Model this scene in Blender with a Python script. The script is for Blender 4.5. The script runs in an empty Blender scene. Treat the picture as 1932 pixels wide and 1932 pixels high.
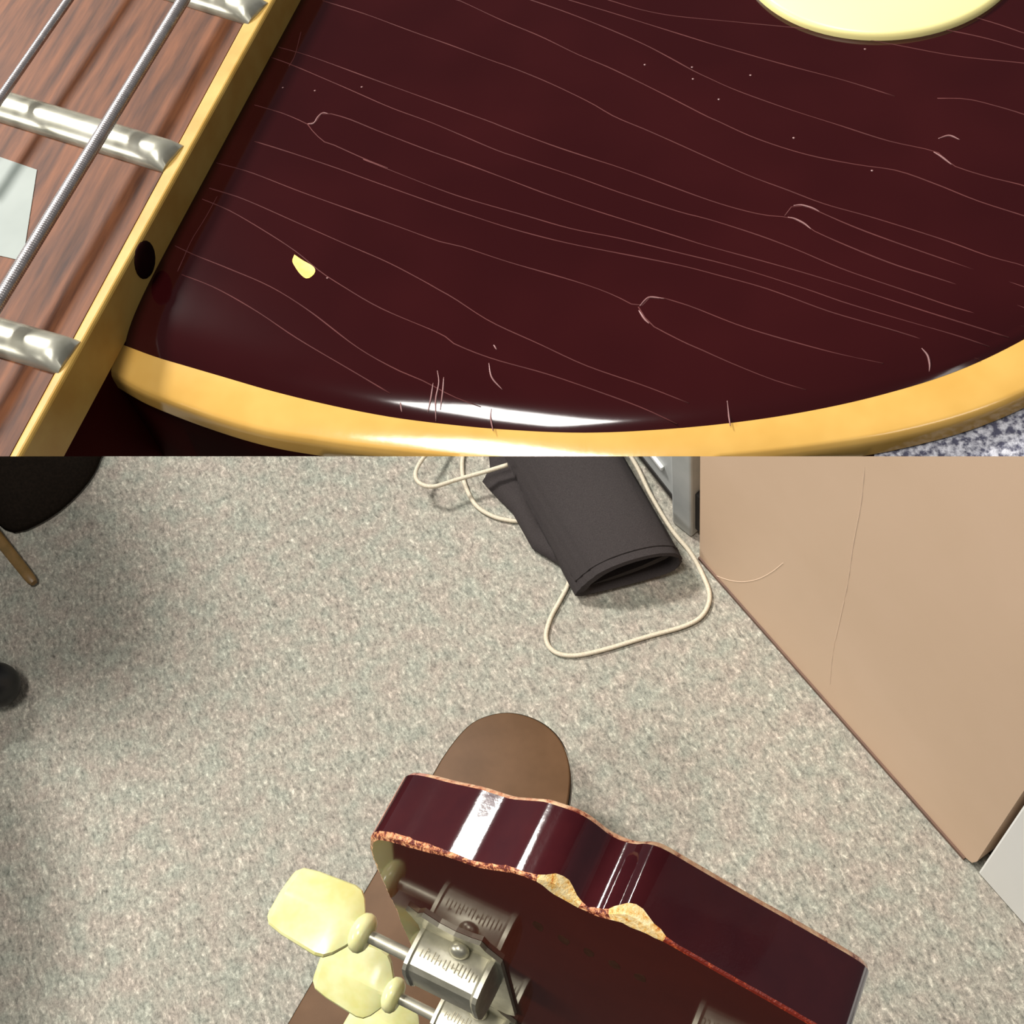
import bpy, bmesh, math, random
from mathutils import Vector, Matrix, noise

# ------------------------------------------------------------------ camera, world, lights
FPX, CPX, EYE_Z = 2400.0, 966.0, 1.2            # focal length and centre for a 1932 px frame, eye height
scene = bpy.context.scene
COL = scene.collection

down_c = Vector((346.0, -1474.0, -FPX)).normalized()       # plumb line seen by the camera
zc = -down_c
xc = (Vector((1, 0, 0)) - zc * zc.x).normalized()
yc = zc.cross(xc)
R = Matrix((xc, yc, zc))                                    # camera space -> world
EYE = Vector((0, 0, EYE_Z))

cam_data = bpy.data.cameras.new('camera')
cam_data.sensor_width = 36.0
cam_data.lens = 36.0 * FPX / 1932.0
cam_data.clip_start = 0.005
cam = bpy.data.objects.new('camera', cam_data)
COL.objects.link(cam)
cam.matrix_world = Matrix.Translation(EYE) @ R.to_4x4()
scene.camera = cam

world = bpy.data.worlds.new('room_light')
scene.world = world
world.use_nodes = True
bg = world.node_tree.nodes['Background']
bg.inputs['Color'].default_value = (0.93, 0.95, 1.0, 1)
bg.inputs['Strength'].default_value = 0.10

def area(name, loc, aim, sx, sy, power, col=(1, 0.97, 0.92)):
    l = bpy.data.lights.new(name, 'AREA')
    l.shape = 'RECTANGLE'
    l.size, l.size_y, l.energy, l.color = sx, sy, power, col
    o = bpy.data.objects.new(name, l)
    COL.objects.link(o)
    o.location = loc
    o.rotation_euler = (Vector(aim) - Vector(loc)).to_track_quat('-Z', 'Y').to_euler()
    return o

area('ceiling_or_fill_lamp', (-1.88, 2.20, 3.4), (-0.1, 0.5, 0.2), 0.5, 0.5, 195)
area('ceiling_or_fill_lamp', (-0.55, 0.0, 3.8), (-0.4, 0.1, 0), 0.9, 0.45, 62)
area('ceiling_or_fill_lamp', (1.6, -1.3, 3.8), (0.3, 0.4, 0), 1.2, 0.6, 12)  # added fill lamp at the right rear, not a known fixture
area('ceiling_or_fill_lamp', (-2.8, -0.3, 2.6), (0.4, 0.6, 0.2), 1.2, 0.6, 48)  # added fill lamp from the left to brighten the cabinet fronts

vs = scene.view_settings
scene.display_settings.display_device = 'sRGB'
vs.view_transform = 'Standard'
vs.look = 'None'
vs.exposure = 0.0
vs.gamma = 1.0
vs.use_curve_mapping = False

# ------------------------------------------------------------------ helpers
def ray(px, py):
    return R @ Vector(((px - CPX) / FPX, -(py - CPX) / FPX, -1.0))

def on_z(px, py, z):
    r = ray(px, py)
    return EYE + r * ((z - EYE_Z) / r.z)

def at_depth(px, py, d):
    return EYE + ray(px, py) * d

def srgb(r, g, b):
    def f(c):
        c /= 255.0
        return c / 12.92 if c <= 0.04045 else ((c + 0.055) / 1.055) ** 2.4
    return (f(r), f(g), f(b), 1.0)

def obj(name, bm, mat, parent=None, smooth=False, label=None, mats=None):
    me = bpy.data.meshes.new(name)
    bmesh.ops.recalc_face_normals(bm, faces=bm.faces)
    bm.to_mesh(me)
    bm.free()
    for m in (mats or [mat]):
        me.materials.append(m)
    if smooth:
        for p in me.polygons:
            p.use_smooth = True
    o = bpy.data.objects.new(name, me)
    COL.objects.link(o)
    if parent:
        o.parent = parent
    if label:
        o['label'] = label
    return o

def autosmooth(o, ang=35):
    me = o.data
    for p in me.polygons:
        p.use_smooth = True
    bm = bmesh.new()
    bm.from_mesh(me)
    for e in bm.edges:
        if len(e.link_faces) == 2 and e.calc_face_angle(0) > math.radians(ang):
            e.smooth = False
    bm.to_mesh(me)
    bm.free()
    return o

def thing(name, label, cat, loc=(0, 0, 0), group=None):
    o = bpy.data.objects.new(name, None)
    COL.objects.link(o)
    o.empty_display_size = 0.02
    o['label'], o['category'] = label, cat
    if group:
        o['group'] = group
    return o

def tag(o, label, cat, group=None):
    o['label'], o['category'] = label, cat
    if group:
        o['group'] = group
    return o

def catmull(pts, n):
    """n points evenly spaced along a smooth curve through pts"""
    pts = [Vector(p) for p in pts]
    P = [pts[0] * 2 - pts[1]] + pts + [pts[-1] * 2 - pts[-2]]
    out = []
    for i in range(1, len(P) - 2):
        for k in range(16):
            t = k / 16
            a, b, c, d = P[i - 1], P[i], P[i + 1], P[i + 2]
            out.append(0.5 * ((2 * b) + (c - a) * t + (2 * a - 5 * b + 4 * c - d) * t * t + (3 * b - a - 3 * c + d) * t ** 3))
    out.append(pts[-1])
    L = [0.0]
    for a, b in zip(out, out[1:]):
        L.append(L[-1] + (b - a).length)
    res, j = [], 0
    for k in range(n):
        s = L[-1] * k / (n - 1)
        while j < len(L) - 2 and L[j + 1] < s:
            j += 1
        t = (s - L[j]) / max(1e-12, L[j + 1] - L[j])
        res.append(out[j].lerp(out[j + 1], min(1, max(0, t))))
    return res

def loft(bm, rings, cap=True, closed=True, mi=0):
    """skin a list of vertex rings"""
    vr = [[bm.verts.new(p) for p in r] for r in rings]
    n = len(rings[0])
    for a, b in zip(vr, vr[1:]):
        for i in range(n if closed else n - 1):
            f = bm.faces.new((a[i], a[(i + 1) % n], b[(i + 1) % n], b[i]))
            f.material_index = mi
    if cap and closed:
        bm.faces.new(vr[0][::-1])
        bm.faces.new(vr[-1])
    return vr

def tube(bm, path, radius, n=10, up=None):
    path = [Vector(p) for p in path]
    rr = radius if callable(radius) else (lambda i: radius)
    rings, ref = [], (up or Vector((0, 0, 1)))
    for i, p in enumerate(path):
        t = (path[min(i + 1, len(path) - 1)] - path[max(i - 1, 0)]).normalized()
        s = t.cross(ref)
        s = s.normalized() if s.length > 1e-6 else t.orthogonal().normalized()
        u = s.cross(t)
        r = rr(i)
        rings.append([p + (s * math.cos(2 * math.pi * k / n) + u * math.sin(2 * math.pi * k / n)) * r for k in range(n)])
    loft(bm, rings)

def prism(bm, pts, z0, z1, mi=0):
    lo = [bm.verts.new((p[0], p[1], z0)) for p in pts]
    hi = [bm.verts.new((p[0], p[1], z1)) for p in pts]
    n = len(pts)
    fs = [bm.faces.new(hi), bm.faces.new(lo[::-1])]
    for i in range(n):
        fs.append(bm.faces.new((lo[i], lo[(i + 1) % n], hi[(i + 1) % n], hi[i])))
    for f in fs:
        f.material_index = mi
    return fs

def box(bm, M, sx, sy, sz, bevel=0.0, seg=2):
    r = bmesh.ops.create_cube(bm, size=1.0, matrix=M @ Matrix.Diagonal((sx, sy, sz, 1)))
    if bevel:
        es = list({e for v in r['verts'] for e in v.link_edges})
        bmesh.ops.bevel(bm, geom=es, offset=bevel, segments=seg, affect='EDGES', profile=0.5)

CUT_N = R @ Vector((0, 1, (CPX - 861.0) / FPX)).normalized()   # the slanted plane where the guitar section ends
def cut(bm, cap=True):
    g = bm.verts[:] + bm.edges[:] + bm.faces[:]
    r = bmesh.ops.bisect_plane(bm, geom=g, dist=1e-7, plane_co=EYE, plane_no=CUT_N, clear_inner=True)
    if cap:
        es = [e for e in r['geom_cut'] if isinstance(e, bmesh.types.BMEdge)]
        if es:
            bmesh.ops.holes_fill(bm, edges=es, sides=0)

# ------------------------------------------------------------------ materials
def new_mat(name):
    m = bpy.data.materials.new(name)
    m.use_nodes = True
    nt = m.node_tree
    return m, nt, nt.nodes['Principled BSDF']

def N(nt, kind, **kw):
    n = nt.nodes.new(kind)
    for k, v in kw.items():
        if k in n.inputs:
            n.inputs[k].default_value = v
        else:
            setattr(n, k, v)
    return n

def ramp(nt, fac, stops):
    r = nt.nodes.new('ShaderNodeValToRGB')
    el = r.color_ramp.elements
    while len(el) > 1:
        el.remove(el[-1])
    el[0].position, el[0].color = stops[0]
    for p, c in stops[1:]:
        e = el.new(p)
        e.color = c
    nt.links.new(fac, r.inputs['Fac'])
    return r

def coords(nt, scale=(1, 1, 1), rot=(0, 0, 0)):
    tc = nt.nodes.new('ShaderNodeTexCoord')
    mp = nt.nodes.new('ShaderNodeMapping')
    mp.vector_type = 'TEXTURE' if rot != (0, 0, 0) else 'POINT'
    if mp.vector_type == 'TEXTURE':
        mp.inputs['Scale'].default_value = tuple(1 / s for s in scale)
    else:
        mp.inputs['Scale'].default_value = scale
    mp.inputs['Rotation'].default_value = rot
    nt.links.new(tc.outputs['Object'], mp.inputs['Vector'])
    return mp.outputs['Vector']

def noise_tex(nt, vec, scale, detail=3, rough=0.6, dist=0.0):
    n = N(nt, 'ShaderNodeTexNoise')
    n.inputs['Scale'].default_value = scale
    n.inputs['Detail'].default_value = detail
    n.inputs['Roughness'].default_value = rough
    n.inputs['Distortion'].default_value = dist
    nt.links.new(vec, n.inputs['Vector'])
    return n

def bump(nt, b, height, strength, dist):
    n = N(nt, 'ShaderNodeBump')
    n.inputs['Strength'].default_value = strength
    n.inputs['Distance'].default_value = dist
    nt.links.new(height, n.inputs['Height'])
    nt.links.new(n.outputs['Normal'], b.inputs['Normal'])
    return n

def mat(name, c1, c2=None, scale=200, rough=0.5, metal=0.0, bumps=None, vec_scale=(1, 1, 1), rot=(0, 0, 0), coat=0.0,
        lo=0.35, hi=0.65, ior=None, spec=None, rough2=None, detail=3, sss=0.0):
    """two-tone procedural surface: noise between c1 and c2, optional bump (scale, strength, distance)"""
    m, nt, b = new_mat(name)
    v = coords(nt, vec_scale, rot)
    n = noise_tex(nt, v, scale, detail)
    r = ramp(nt, n.outputs['Fac'], [(lo, c1), (hi, c2 or c1)])
    nt.links.new(r.outputs['Color'], b.inputs['Base Color'])
    b.inputs['Roughness'].default_value = rough
    if rough2 is not None:
        rr = ramp(nt, n.outputs['Fac'], [(lo, (rough,) * 3 + (1,)), (hi, (rough2,) * 3 + (1,))])
        nt.links.new(rr.outputs['Color'], b.inputs['Roughness'])
    b.inputs['Metallic'].default_value = metal
    if ior:
        b.inputs['IOR'].default_value = ior
    if spec is not None:
        b.inputs['Specular IOR Level'].default_value = spec
    if coat:
        b.inputs['Coat Weight'].default_value = coat
        b.inputs['Coat Roughness'].default_value = 0.06
    if sss:
        b.inputs['Subsurface Weight'].default_value = sss
        b.inputs['Subsurface Scale'].default_value = 0.002
    if bumps:
        n2 = noise_tex(nt, v, bumps[0], 4)
        bump(nt, b, n2.outputs['Fac'], bumps[1], bumps[2])
    return m

def carpet_mat():
    m, nt, b = new_mat('grey_flecked_carpet')
    v = coords(nt, (230, 95, 200), (0, 0, math.radians(28)))
    n1 = noise_tex(nt, v, 1.0, 5, 0.72, 0.6)
    v2 = coords(nt, (300, 260, 200))
    n2 = noise_tex(nt, v2, 1.0, 3, 0.7)
    mx = N(nt, 'ShaderNodeMix')
    mx.data_type = 'FLOAT'
    mx.inputs[0].default_value = 0.4
    nt.links.new(n1.outputs['Fac'], mx.inputs[2])
    nt.links.new(n2.outputs['Fac'], mx.inputs[3])
    r = ramp(nt, mx.outputs[0], [(0.30, srgb(84, 84, 80)), (0.45, srgb(149, 147, 140)), (0.55, srgb(176, 173, 164)),
                                 (0.68, srgb(236, 231, 220))])
    v3 = coords(nt, (38, 38, 38))
    n3 = noise_tex(nt, v3, 1.0, 2, 0.5)
    r3 = ramp(nt, n3.outputs['Fac'], [(0.32, srgb(238, 243, 236)), (0.5, srgb(248, 245, 238)), (0.68, srgb(250, 240, 234))])
    mul = N(nt, 'ShaderNodeMixRGB', blend_type='MULTIPLY')
    mul.inputs['Fac'].default_value = 1.0
    nt.links.new(r.outputs['Color'], mul.inputs['Color1'])
    nt.links.new(r3.outputs['Color'], mul.inputs['Color2'])
    nt.links.new(mul.outputs['Color'], b.inputs['Base Color'])
    b.inputs['Roughness'].default_value = 0.95
    b.inputs['Specular IOR Level'].default_value = 0.1
    bump(nt, b, mx.outputs[0], 0.7, 0.004)
    return m

def worn_mat(name, finish, bare, bare2, scale, thresh, rough=0.25):
    """dark lacquer rubbed through to bare wood in ragged patches"""
    m, nt, b = new_mat(name)
    v = coords(nt)
    n = noise_tex(nt, v, scale, 5, 0.7, 0.4)
    r = ramp(nt, n.outputs['Fac'], [(thresh - 0.05, finish), (thresh, bare), (thresh + 0.17, bare2)])
    nt.links.new(r.outputs['Color'], b.inputs['Base Color'])
    b.inputs['Roughness'].default_value = rough
    n2 = noise_tex(nt, v, scale * 2.2, 4)
    bump(nt, b, n2.outputs['Fac'], 0.5, 0.0006)
    return m

M = {}
M['carpet'] = carpet_mat()
M['tan'] = mat('tan_laminate', srgb(222, 191, 161), srgb(226, 195, 166), 6, 0.5, bumps=(500, 0.05, 0.0005))
M['tan_edge'] = mat('brown_edge_strip', srgb(112, 84, 68), srgb(96, 72, 60), 40, 0.6)
M['white'] = mat('white_laminate', srgb(242, 242, 237), srgb(245, 245, 241), 8, 0.5)
M['grey_steel'] = mat('grey_painted_steel', srgb(178, 181, 178), srgb(188, 190, 187), 30, 0.45, bumps=(900, 0.05, 0.0003))
M['pale_steel'] = mat('bright_steel_trim', srgb(236, 236, 232), srgb(242, 242, 240), 30, 0.3)
M['dark_gap'] = mat('dark_rubber_and_gap', srgb(24, 20, 18), srgb(34, 30, 26), 60, 0.8)
M['cloth'] = mat('black_woven_cloth', srgb(52, 47, 47), srgb(63, 58, 57), 900, 0.95, bumps=(2500, 0.35, 0.0006), spec=0.15)
M['cord'] = mat('beige_cord', srgb(196, 184, 160), srgb(216, 205, 184), 700, 0.7, bumps=(1500, 0.3, 0.0004))
M['board'] = mat('brown_leather_board', srgb(86, 61, 38), srgb(97, 70, 46), 22, 0.55, spec=0.2, bumps=(900, 0.12, 0.0004))
M['stick'] = mat('brown_varnished_wood', srgb(112, 88, 48), srgb(130, 100, 58), 60, 0.45)
M['black'] = mat('black_plastic', srgb(14, 14, 15), srgb(20, 20, 21), 60, 0.45)
M['black_fabric'] = mat('black_seat_fabric', srgb(26, 26, 28), srgb(34, 34, 36), 400, 0.95)
# guitar
M['lacquer'] = mat('dark_red_lacquer', (0.021, 0.0021, 0.0026, 1), (0.026, 0.0029, 0.0034, 1), 60, 0.09, bumps=(90, 0.02, 0.0005), detail=2)
M['crack'] = mat('lacquer_crack_line', srgb(92, 48, 47), srgb(78, 40, 40), 300, 0.6, spec=0.15)
M['crack_pale'] = mat('raised_crack_lip', srgb(132, 92, 90), srgb(112, 76, 76), 300, 0.35)
M['binding'] = mat('aged_yellow_binding', srgb(206, 164, 88), srgb(196, 152, 76), 120, 0.13, bumps=(500, 0.05, 0.0002))
M['neck_binding'] = mat('aged_neck_binding', srgb(200, 164, 88), srgb(188, 146, 70), 160, 0.5, spec=0.3, bumps=(500, 0.06, 0.0004))
M['rosewood'] = mat('rosewood', srgb(62, 33, 19), srgb(124, 74, 43), 1.0, 0.6, spec=0.25, vec_scale=(110, 1500, 900), rot=(0, 0, 0), lo=0.30, hi=0.70, detail=6)
M['nickel'] = mat('fret_nickel', srgb(168, 166, 150), srgb(188, 186, 172), 300, 0.32, metal=0.6)
M['steel'] = mat('string_steel', srgb(168, 162, 162), srgb(190, 184, 184), 900, 0.25, metal=0.65)
M['pearl'] = mat('pearl_inlay', srgb(122, 131, 125), srgb(136, 144, 138), 90, 0.5, spec=0.3)
M['cream'] = mat('cream_plastic', srgb(250, 238, 164), srgb(248, 234, 158), 30, 0.35)
M['chip'] = mat('bare_yellow_wood', srgb(244, 196, 52), srgb(236, 206, 110), 600, 0.5)
M['mahogany'] = mat('dark_mahogany_lacquer', (0.030, 0.0024, 0.0018, 1), (0.040, 0.0034, 0.0024, 1), 90, 0.75, spec=0.02)
M['back'] = mat('red_brown_lacquer', (0.080, 0.0105, 0.0045, 1), (0.092, 0.0120, 0.0050, 1), 50, 0.06, spec=0.08)
M['end'] = mat('dark_maroon_lacquer', (0.040, 0.0070, 0.0095, 1), (0.050, 0.0085, 0.0105, 1), 120, 0.08, bumps=(420, 0.05, 0.0005), coat=1.0)
M['worn'] = worn_mat('worn_orange_edge', srgb(100, 38, 30), srgb(206, 128, 84), srgb(240, 200, 150), 900, 0.52)
M['worn_red'] = worn_mat('worn_red_edge', srgb(122, 34, 16), srgb(176, 66, 30), srgb(214, 120, 70), 700, 0.60, 0.45)
M['worn_pink'] = worn_mat('worn_pink_edge', srgb(122, 62, 56), srgb(186, 124, 108), srgb(208, 150, 130), 420, 0.45)
M['worn_yellow'] = worn_mat('worn_bare_wood', srgb(206, 120, 44), srgb(240, 190, 104), srgb(250, 226, 170), 800, 0.42, 0.2)
M['worn_thin'] = worn_mat('worn_thin_edge', srgb(118, 46, 34), srgb(196, 130, 96), srgb(232, 190, 150), 380, 0.44)
M['tuner_metal'] = mat('aged_nickel_plate', srgb(180, 176, 156), srgb(204, 200, 180), 220, 0.38, metal=0.75, bumps=(900, 0.05, 0.0002))
M['button'] = mat('greenish_cream_plastic', srgb(212, 211, 158), srgb(200, 196, 128), 130, 0.22, bumps=(300, 0.05, 0.0004), sss=0.25)
M['engraved'] = mat('engraved_metal', srgb(150, 142, 118), srgb(164, 156, 130), 300, 0.6)
M['ink'] = mat('faded_black_ink', srgb(78, 50, 38), srgb(66, 40, 30), 400, 0.8, spec=0.02)
M['denim'] = mat('blue_grey_denim', srgb(66, 66, 84), srgb(182, 182, 190), 1500, 0.9, bumps=(1500, 0.6, 0.0006), lo=0.40, hi=0.62)

# ================================================================== LOWER SCENE: the room
bm = bmesh.new()
bmesh.ops.create_grid(bm, x_segments=2, y_segments=2, size=2.6, matrix=Matrix.Translation((0, 0.8, 0)))
fl = obj('floor', bm, M['carpet'])
fl['kind'] = 'structure'
fl['label'] = 'grey flecked carpet floor'

# the tan cabinet and its white neighbour share one front line on the carpet
A = on_z(1320, 1054, 0)
B = on_z(1838, 1641, 0)
C = on_z(1932, 1752, 0)
along = (B - A).normalized()
back = Vector((-along.y, along.x, 0))
if back.y < 0:
    back = -back
ang = math.atan2(along.y, along.x)

def frame(origin):
    m = Matrix((along, back, Vector((0, 0, 1)))).transposed().to_4x4()
    m.translation = origin
    return m

FA = frame(A)
wid = (B - A).length
t = thing('tan_cabinet', 'tan laminate cabinet front standing on the grey carpet next to the white one', 'cabinet')
bm = bmesh.new()
H = 0.72
# front board with rounded lower far corner
pts = [(0, 0.004), (wid - 0.012, 0.004), (wid - 0.005, 0.008), (wid - 0.002, 0.020), (wid, H), (0, H)]
lo = [bm.verts.new(FA @ Vector((x, 0.0, z))) for x, z in pts]
hi = [bm.verts.new(FA @ Vector((x, 0.45, z))) for x, z in pts]
bm.faces.new(lo)
bm.faces.new(hi[::-1])
for i in range(len(pts)):
    j = (i + 1) % len(pts)
    bm.faces.new((lo[i], lo[j], hi[j], hi[i]))
obj('body', bm, M['tan'], t)
bm = bmesh.new()
box(bm, FA @ Matrix.Translation((wid / 2 - 0.006, 0.001, 0.0025)), wid - 0.012, 0.006, 0.005)
obj('plinth', bm, M['tan_edge'], t, label='thin brown edge strip along the carpet')
bm = bmesh.new()
box(bm, FA @ Matrix.Translation((wid - 0.005, 0.2, 0.009)), 0.012, 0.36, 0.018, 0.002)
obj('foot', bm, M['dark_gap'], t, label='black rubber foot at the corner')
# faint scuff running up the tan front
p0, p1 = Vector((0.0, 0, 0)), None
bm = bmesh.new()
def on_front(px, py, off=0.0002):
    r = ray(px, py)
    o = FA.inverted() @ EYE
    d = FA.inverted().to_3x3() @ r
    s = (off - o.y) / d.y
    return FA @ (o + d * s)
sc = [on_front(*p) for p in ((1632, 880), (1625, 950), (1610, 1030), (1600, 1100), (1585, 1170), (1572, 1230), (1566, 1290))]
tube(bm, catmull(sc, 30), lambda i: 0.0006 * (0.5 + 0.5 * abs(math.sin(i * 1.7))), 5)
M['scuff'] = mat('pale_scuff', srgb(240, 212, 186), srgb(236, 207, 180), 120, 0.5)
obj('scuff_mark', bm, M['scuff'], t, label='faint pale scuff line')
bm = bmesh.new()
sc = [on_front(*p) for p in ((1325, 1062), (1350, 1085), (1390, 1097), (1425, 1094), (1455, 1080), (1478, 1062))]
tube(bm, catmull(sc, 24), 0.0005, 5)
obj('scuff_mark', bm, M['scuff'], t, label='faint curved scuff near the carpet')

t = thing('white_cabinet', 'white cabinet front beside the rounded foot of the tan cabinet', 'cabinet')
bm = bmesh.new()
gap = 0.004
box(bm, FA @ Matrix.Translation((wid + gap + 0.4, 0.225, 0.3625)), 0.8, 0.45, 0.72, 0.002)
obj('body', bm, M['white'], t)
bm = bmesh.new()
box(bm, FA @ Matrix.Translation((wid + gap + 0.4, 0.24, 0.002)), 0.78, 0.40, 0.004)
obj('plinth', bm, M['dark_gap'], t)

# grey steel desk leg and apron panel in front of the cabinet's far end
t = thing('steel_desk', 'grey painted steel desk end with a raised panel behind the black pouch', 'desk')
q0, q1 = on_z(1268, 986, 0), on_z(1304, 1015, 0)
dv = (q1 - q0)
pw = dv.length
dv.normalize()
nb = Vector((-dv.y, dv.x, 0))
if nb.y < 0:
    nb = -nb
FS = Matrix((dv, nb, Vector((0, 0, 1)))).transposed().to_4x4()
FS.translation = q0
bm = bmesh.new()
box(bm, FS @ Matrix.Translation((pw / 2, 0.014, 0.35)), pw, 0.028, 0.70, 0.0025)
obj('leg', bm, M['grey_steel'], t)
bm = bmesh.new()
box(bm, FS @ Matrix.Translation((pw + 0.004, 0.016, 0.047)), 0.008, 0.02, 0.07, 0.001)  # dark filler for the seam between leg and cabinet
obj('seam_fill', bm, M['dark_gap'], t, label='dark filler in the seam beside the leg')
zb = 0.030
pa_, pb_ = on_z(1266, 941, zb), on_z(1205, 863, zb)
pd = (pa_ - pb_).normalized()
pn = Vector((-pd.y, pd.x, 0)) if pd.x > 0 else Vector((pd.y, -pd.x, 0))
FS = Matrix((pd, pn, Vector((0, 0, 1)))).transposed().to_4x4()
FS.translation = Vector((pa_.x, pa_.y, 0))
bm = bmesh.new()
pl = 0.30
box(bm, FS @ Matrix.Translation((-pl / 2, 0.010, zb + 0.30)), pl, 0.012, 0.60, 0.001)
obj('panel', bm, M['grey_steel'], t)
bm = bmesh.new()
box(bm, FS @ Matrix.Translation((-pl / 2, 0.010, zb - 0.004)), pl, 0.014, 0.008)  # shade of the gap below the panel, built as a dark strip
obj('panel_gap', bm, M['dark_gap'], t, label='dark strip standing in for the shaded gap under the raised panel')
bm = bmesh.new()
box(bm, FS @ Matrix.Translation((-0.118, 0.002, zb + 0.034)), 0.20, 0.004, 0.006, 0.001)
obj('trim_strip', bm, M['pale_steel'], t, label='bright steel trim strip')

# ------------------------------------------------------------------ black folded cloth pouch
t = thing('cloth_pouch', 'folded black cloth pouch lying open-ended on the carpet inside a loop of cord', 'pouch')
e0, e1 = on_z(1094, 1131, 0), on_z(1283, 1082, 0)          # floor corners of the open end
b0, b1 = on_z(938, 838, 0), on_z(1126, 806, 0)             # far end (hidden behind the guitar)
def pouch_section(s, prof):
    o, e = e0.lerp(b0, s), e1.lerp(b1, s)
    w = e - o
    ripple = 0.0016 * math.sin(s * 9.0)
    return [o + w * (x + 0.006 * math.sin(7 * s + z * 3)) + Vector((0, 0, z * 0.001 + 0.0054 + (ripple if z > 8 else 0))) for x, z in prof]
outer = [(0.02, 0.5), (-0.02, 3), (-0.035, 7), (-0.005, 14), (0.08, 26), (0.22, 40), (0.40, 48), (0.60, 51), (0.80, 49), (0.94, 42), (1.01, 31),
         (1.02, 20), (0.98, 9), (0.90, 3), (0.70, 0.5), (0.35, 0)]
inner = [(0.14, 9), (0.12, 10), (0.11, 12), (0.13, 16), (0.17, 22), (0.27, 33), (0.42, 41), (0.60, 44), (0.78, 43), (0.90, 37), (0.96, 29),
         (0.96, 20), (0.93, 13), (0.87, 8), (0.70, 6), (0.35, 6)]
bm = bmesh.new()
outer = [(a.x, a.y) for a in catmull([Vector((x, z / 55, 0)) for x, z in outer + outer[:1]], 60)][:-1]
inner = [(a.x, a.y) for a in catmull([Vector((x, z / 55, 0)) for x, z in inner + inner[:1]], 60)][:-1]
outer = [(x, z * 55) for x, z in outer]
inner = [(x, z * 55) for x, z in inner]
mid = [((a[0] + b[0]) / 2, (a[1] + b[1]) / 2) for a, b in zip(outer, inner)]
SS = [i / 14 for i in range(15)]
rings = [pouch_section(0.55, inner), pouch_section(0.25, inner), pouch_section(0.012, inner), pouch_section(-0.008, mid), pouch_section(0.0, outer)]
rings += [pouch_section(s, outer) for s in SS[1:]]
loft(bm, rings, cap=True)
autosmooth(obj('body', bm, M['cloth'], t), 50)
# hem ridge around the open end
bm = bmesh.new()
hem = pouch_section(0.045, [(x, z + 0.4) for x, z in outer])
tube(bm, hem[6:42], 0.0011, 6)
obj('hem', bm, M['cloth'], t, smooth=True)
# inner fold seen inside the opening
bm = bmesh.new()
fold = [(0.15, 12), (0.30, 16), (0.48, 20), (0.66, 25), (0.80, 31), (0.88, 33), (0.92, 30), (0.88, 26), (0.76, 21), (0.55, 15), (0.32, 11)]
loft(bm, [pouch_section(s, fold) for s in (0.02, 0.2, 0.5)], cap=True)
autosmooth(obj('lining', bm, M['cloth'], t), 60)
# loose flap sagging to the carpet along the near side
bm = bmesh.new()
fl_pts = [((1098, 1128), (1088, 1112)), ((1080, 1085), (1074, 1098)), ((1062, 1040), (1060, 1068)), ((1040, 1005), (1030, 1050)), ((1018, 975), (1004, 1034)),
          ((1000, 940), (985, 1000)), ((985, 905), (966, 966)), ((975, 880), (935, 935)), ((965, 860), (910, 908)), ((955, 835), (925, 885)), ((940, 800), (920, 840))]
top_, bot_ = [], []
for i, (a, b) in enumerate(fl_pts):
    pa, pb = on_z(*a, 0.014 + 0.006 * math.sin(i * 1.1)), on_z(*b, 0.0075)
    m1 = pa.lerp(pb, 0.35) + Vector((0, 0, 0.004 * math.sin(i * 1.6) + 0.004))
    m2 = pa.lerp(pb, 0.7) + Vector((0, 0, 0.006 + 0.004 * math.cos(i * 1.3)))
    top_.append([pa, m1, m2, pb])
    bot_.append([Vector((p.x, p.y, p.z - 0.0018)) for p in (pa, m1, m2, pb)])
rings = [a + b[::-1] for a, b in zip(top_, bot_)]
loft(bm, rings, cap=True)
autosmooth(obj('flap', bm, M['cloth'], t, label='loose cloth flap folded out to the carpet'), 60)

# ------------------------------------------------------------------ thin beige cord looping round the pouch
cp = [(1150, 800, 9), (1178, 842, 9), (1204, 885, 8), (1228, 935, 8), (1266, 998, 5), (1302, 1042, 3.4), (1326, 1085, 3), (1339, 1125, 3), (1326, 1160, 3),
      (1292, 1181, 3), (1222, 1201, 3), (1135, 1227, 3), (1080, 1237, 3), (1045, 1229, 3), (1030, 1204, 3), (1038, 1168, 3), (1058, 1130, 3),
      (1072, 1102, 3), (1075, 1070, 2), (1045, 1020, 1.5), (1005, 985, 2), (968, 983, 3), (930, 974, 3), (897, 952, 3), (876, 910, 3), (872, 870, 3), (880, 830, 4),
      (855, 815, 12), (825, 838, 22), (798, 865, 28), (784, 892, 30), (791, 911, 30), (818, 918, 30), (862, 905, 28), (915, 890, 30), (958, 877, 34)]
path = catmull([on_z(x, y, z * 0.001) for x, y, z in cp], 240)
bm = bmesh.new()
tube(bm, path, 0.0025, 8)
tag(obj('beige_cord', bm, M['cord'], smooth=True), 'thin beige cord looping over the carpet around the black pouch', 'cord')

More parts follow.
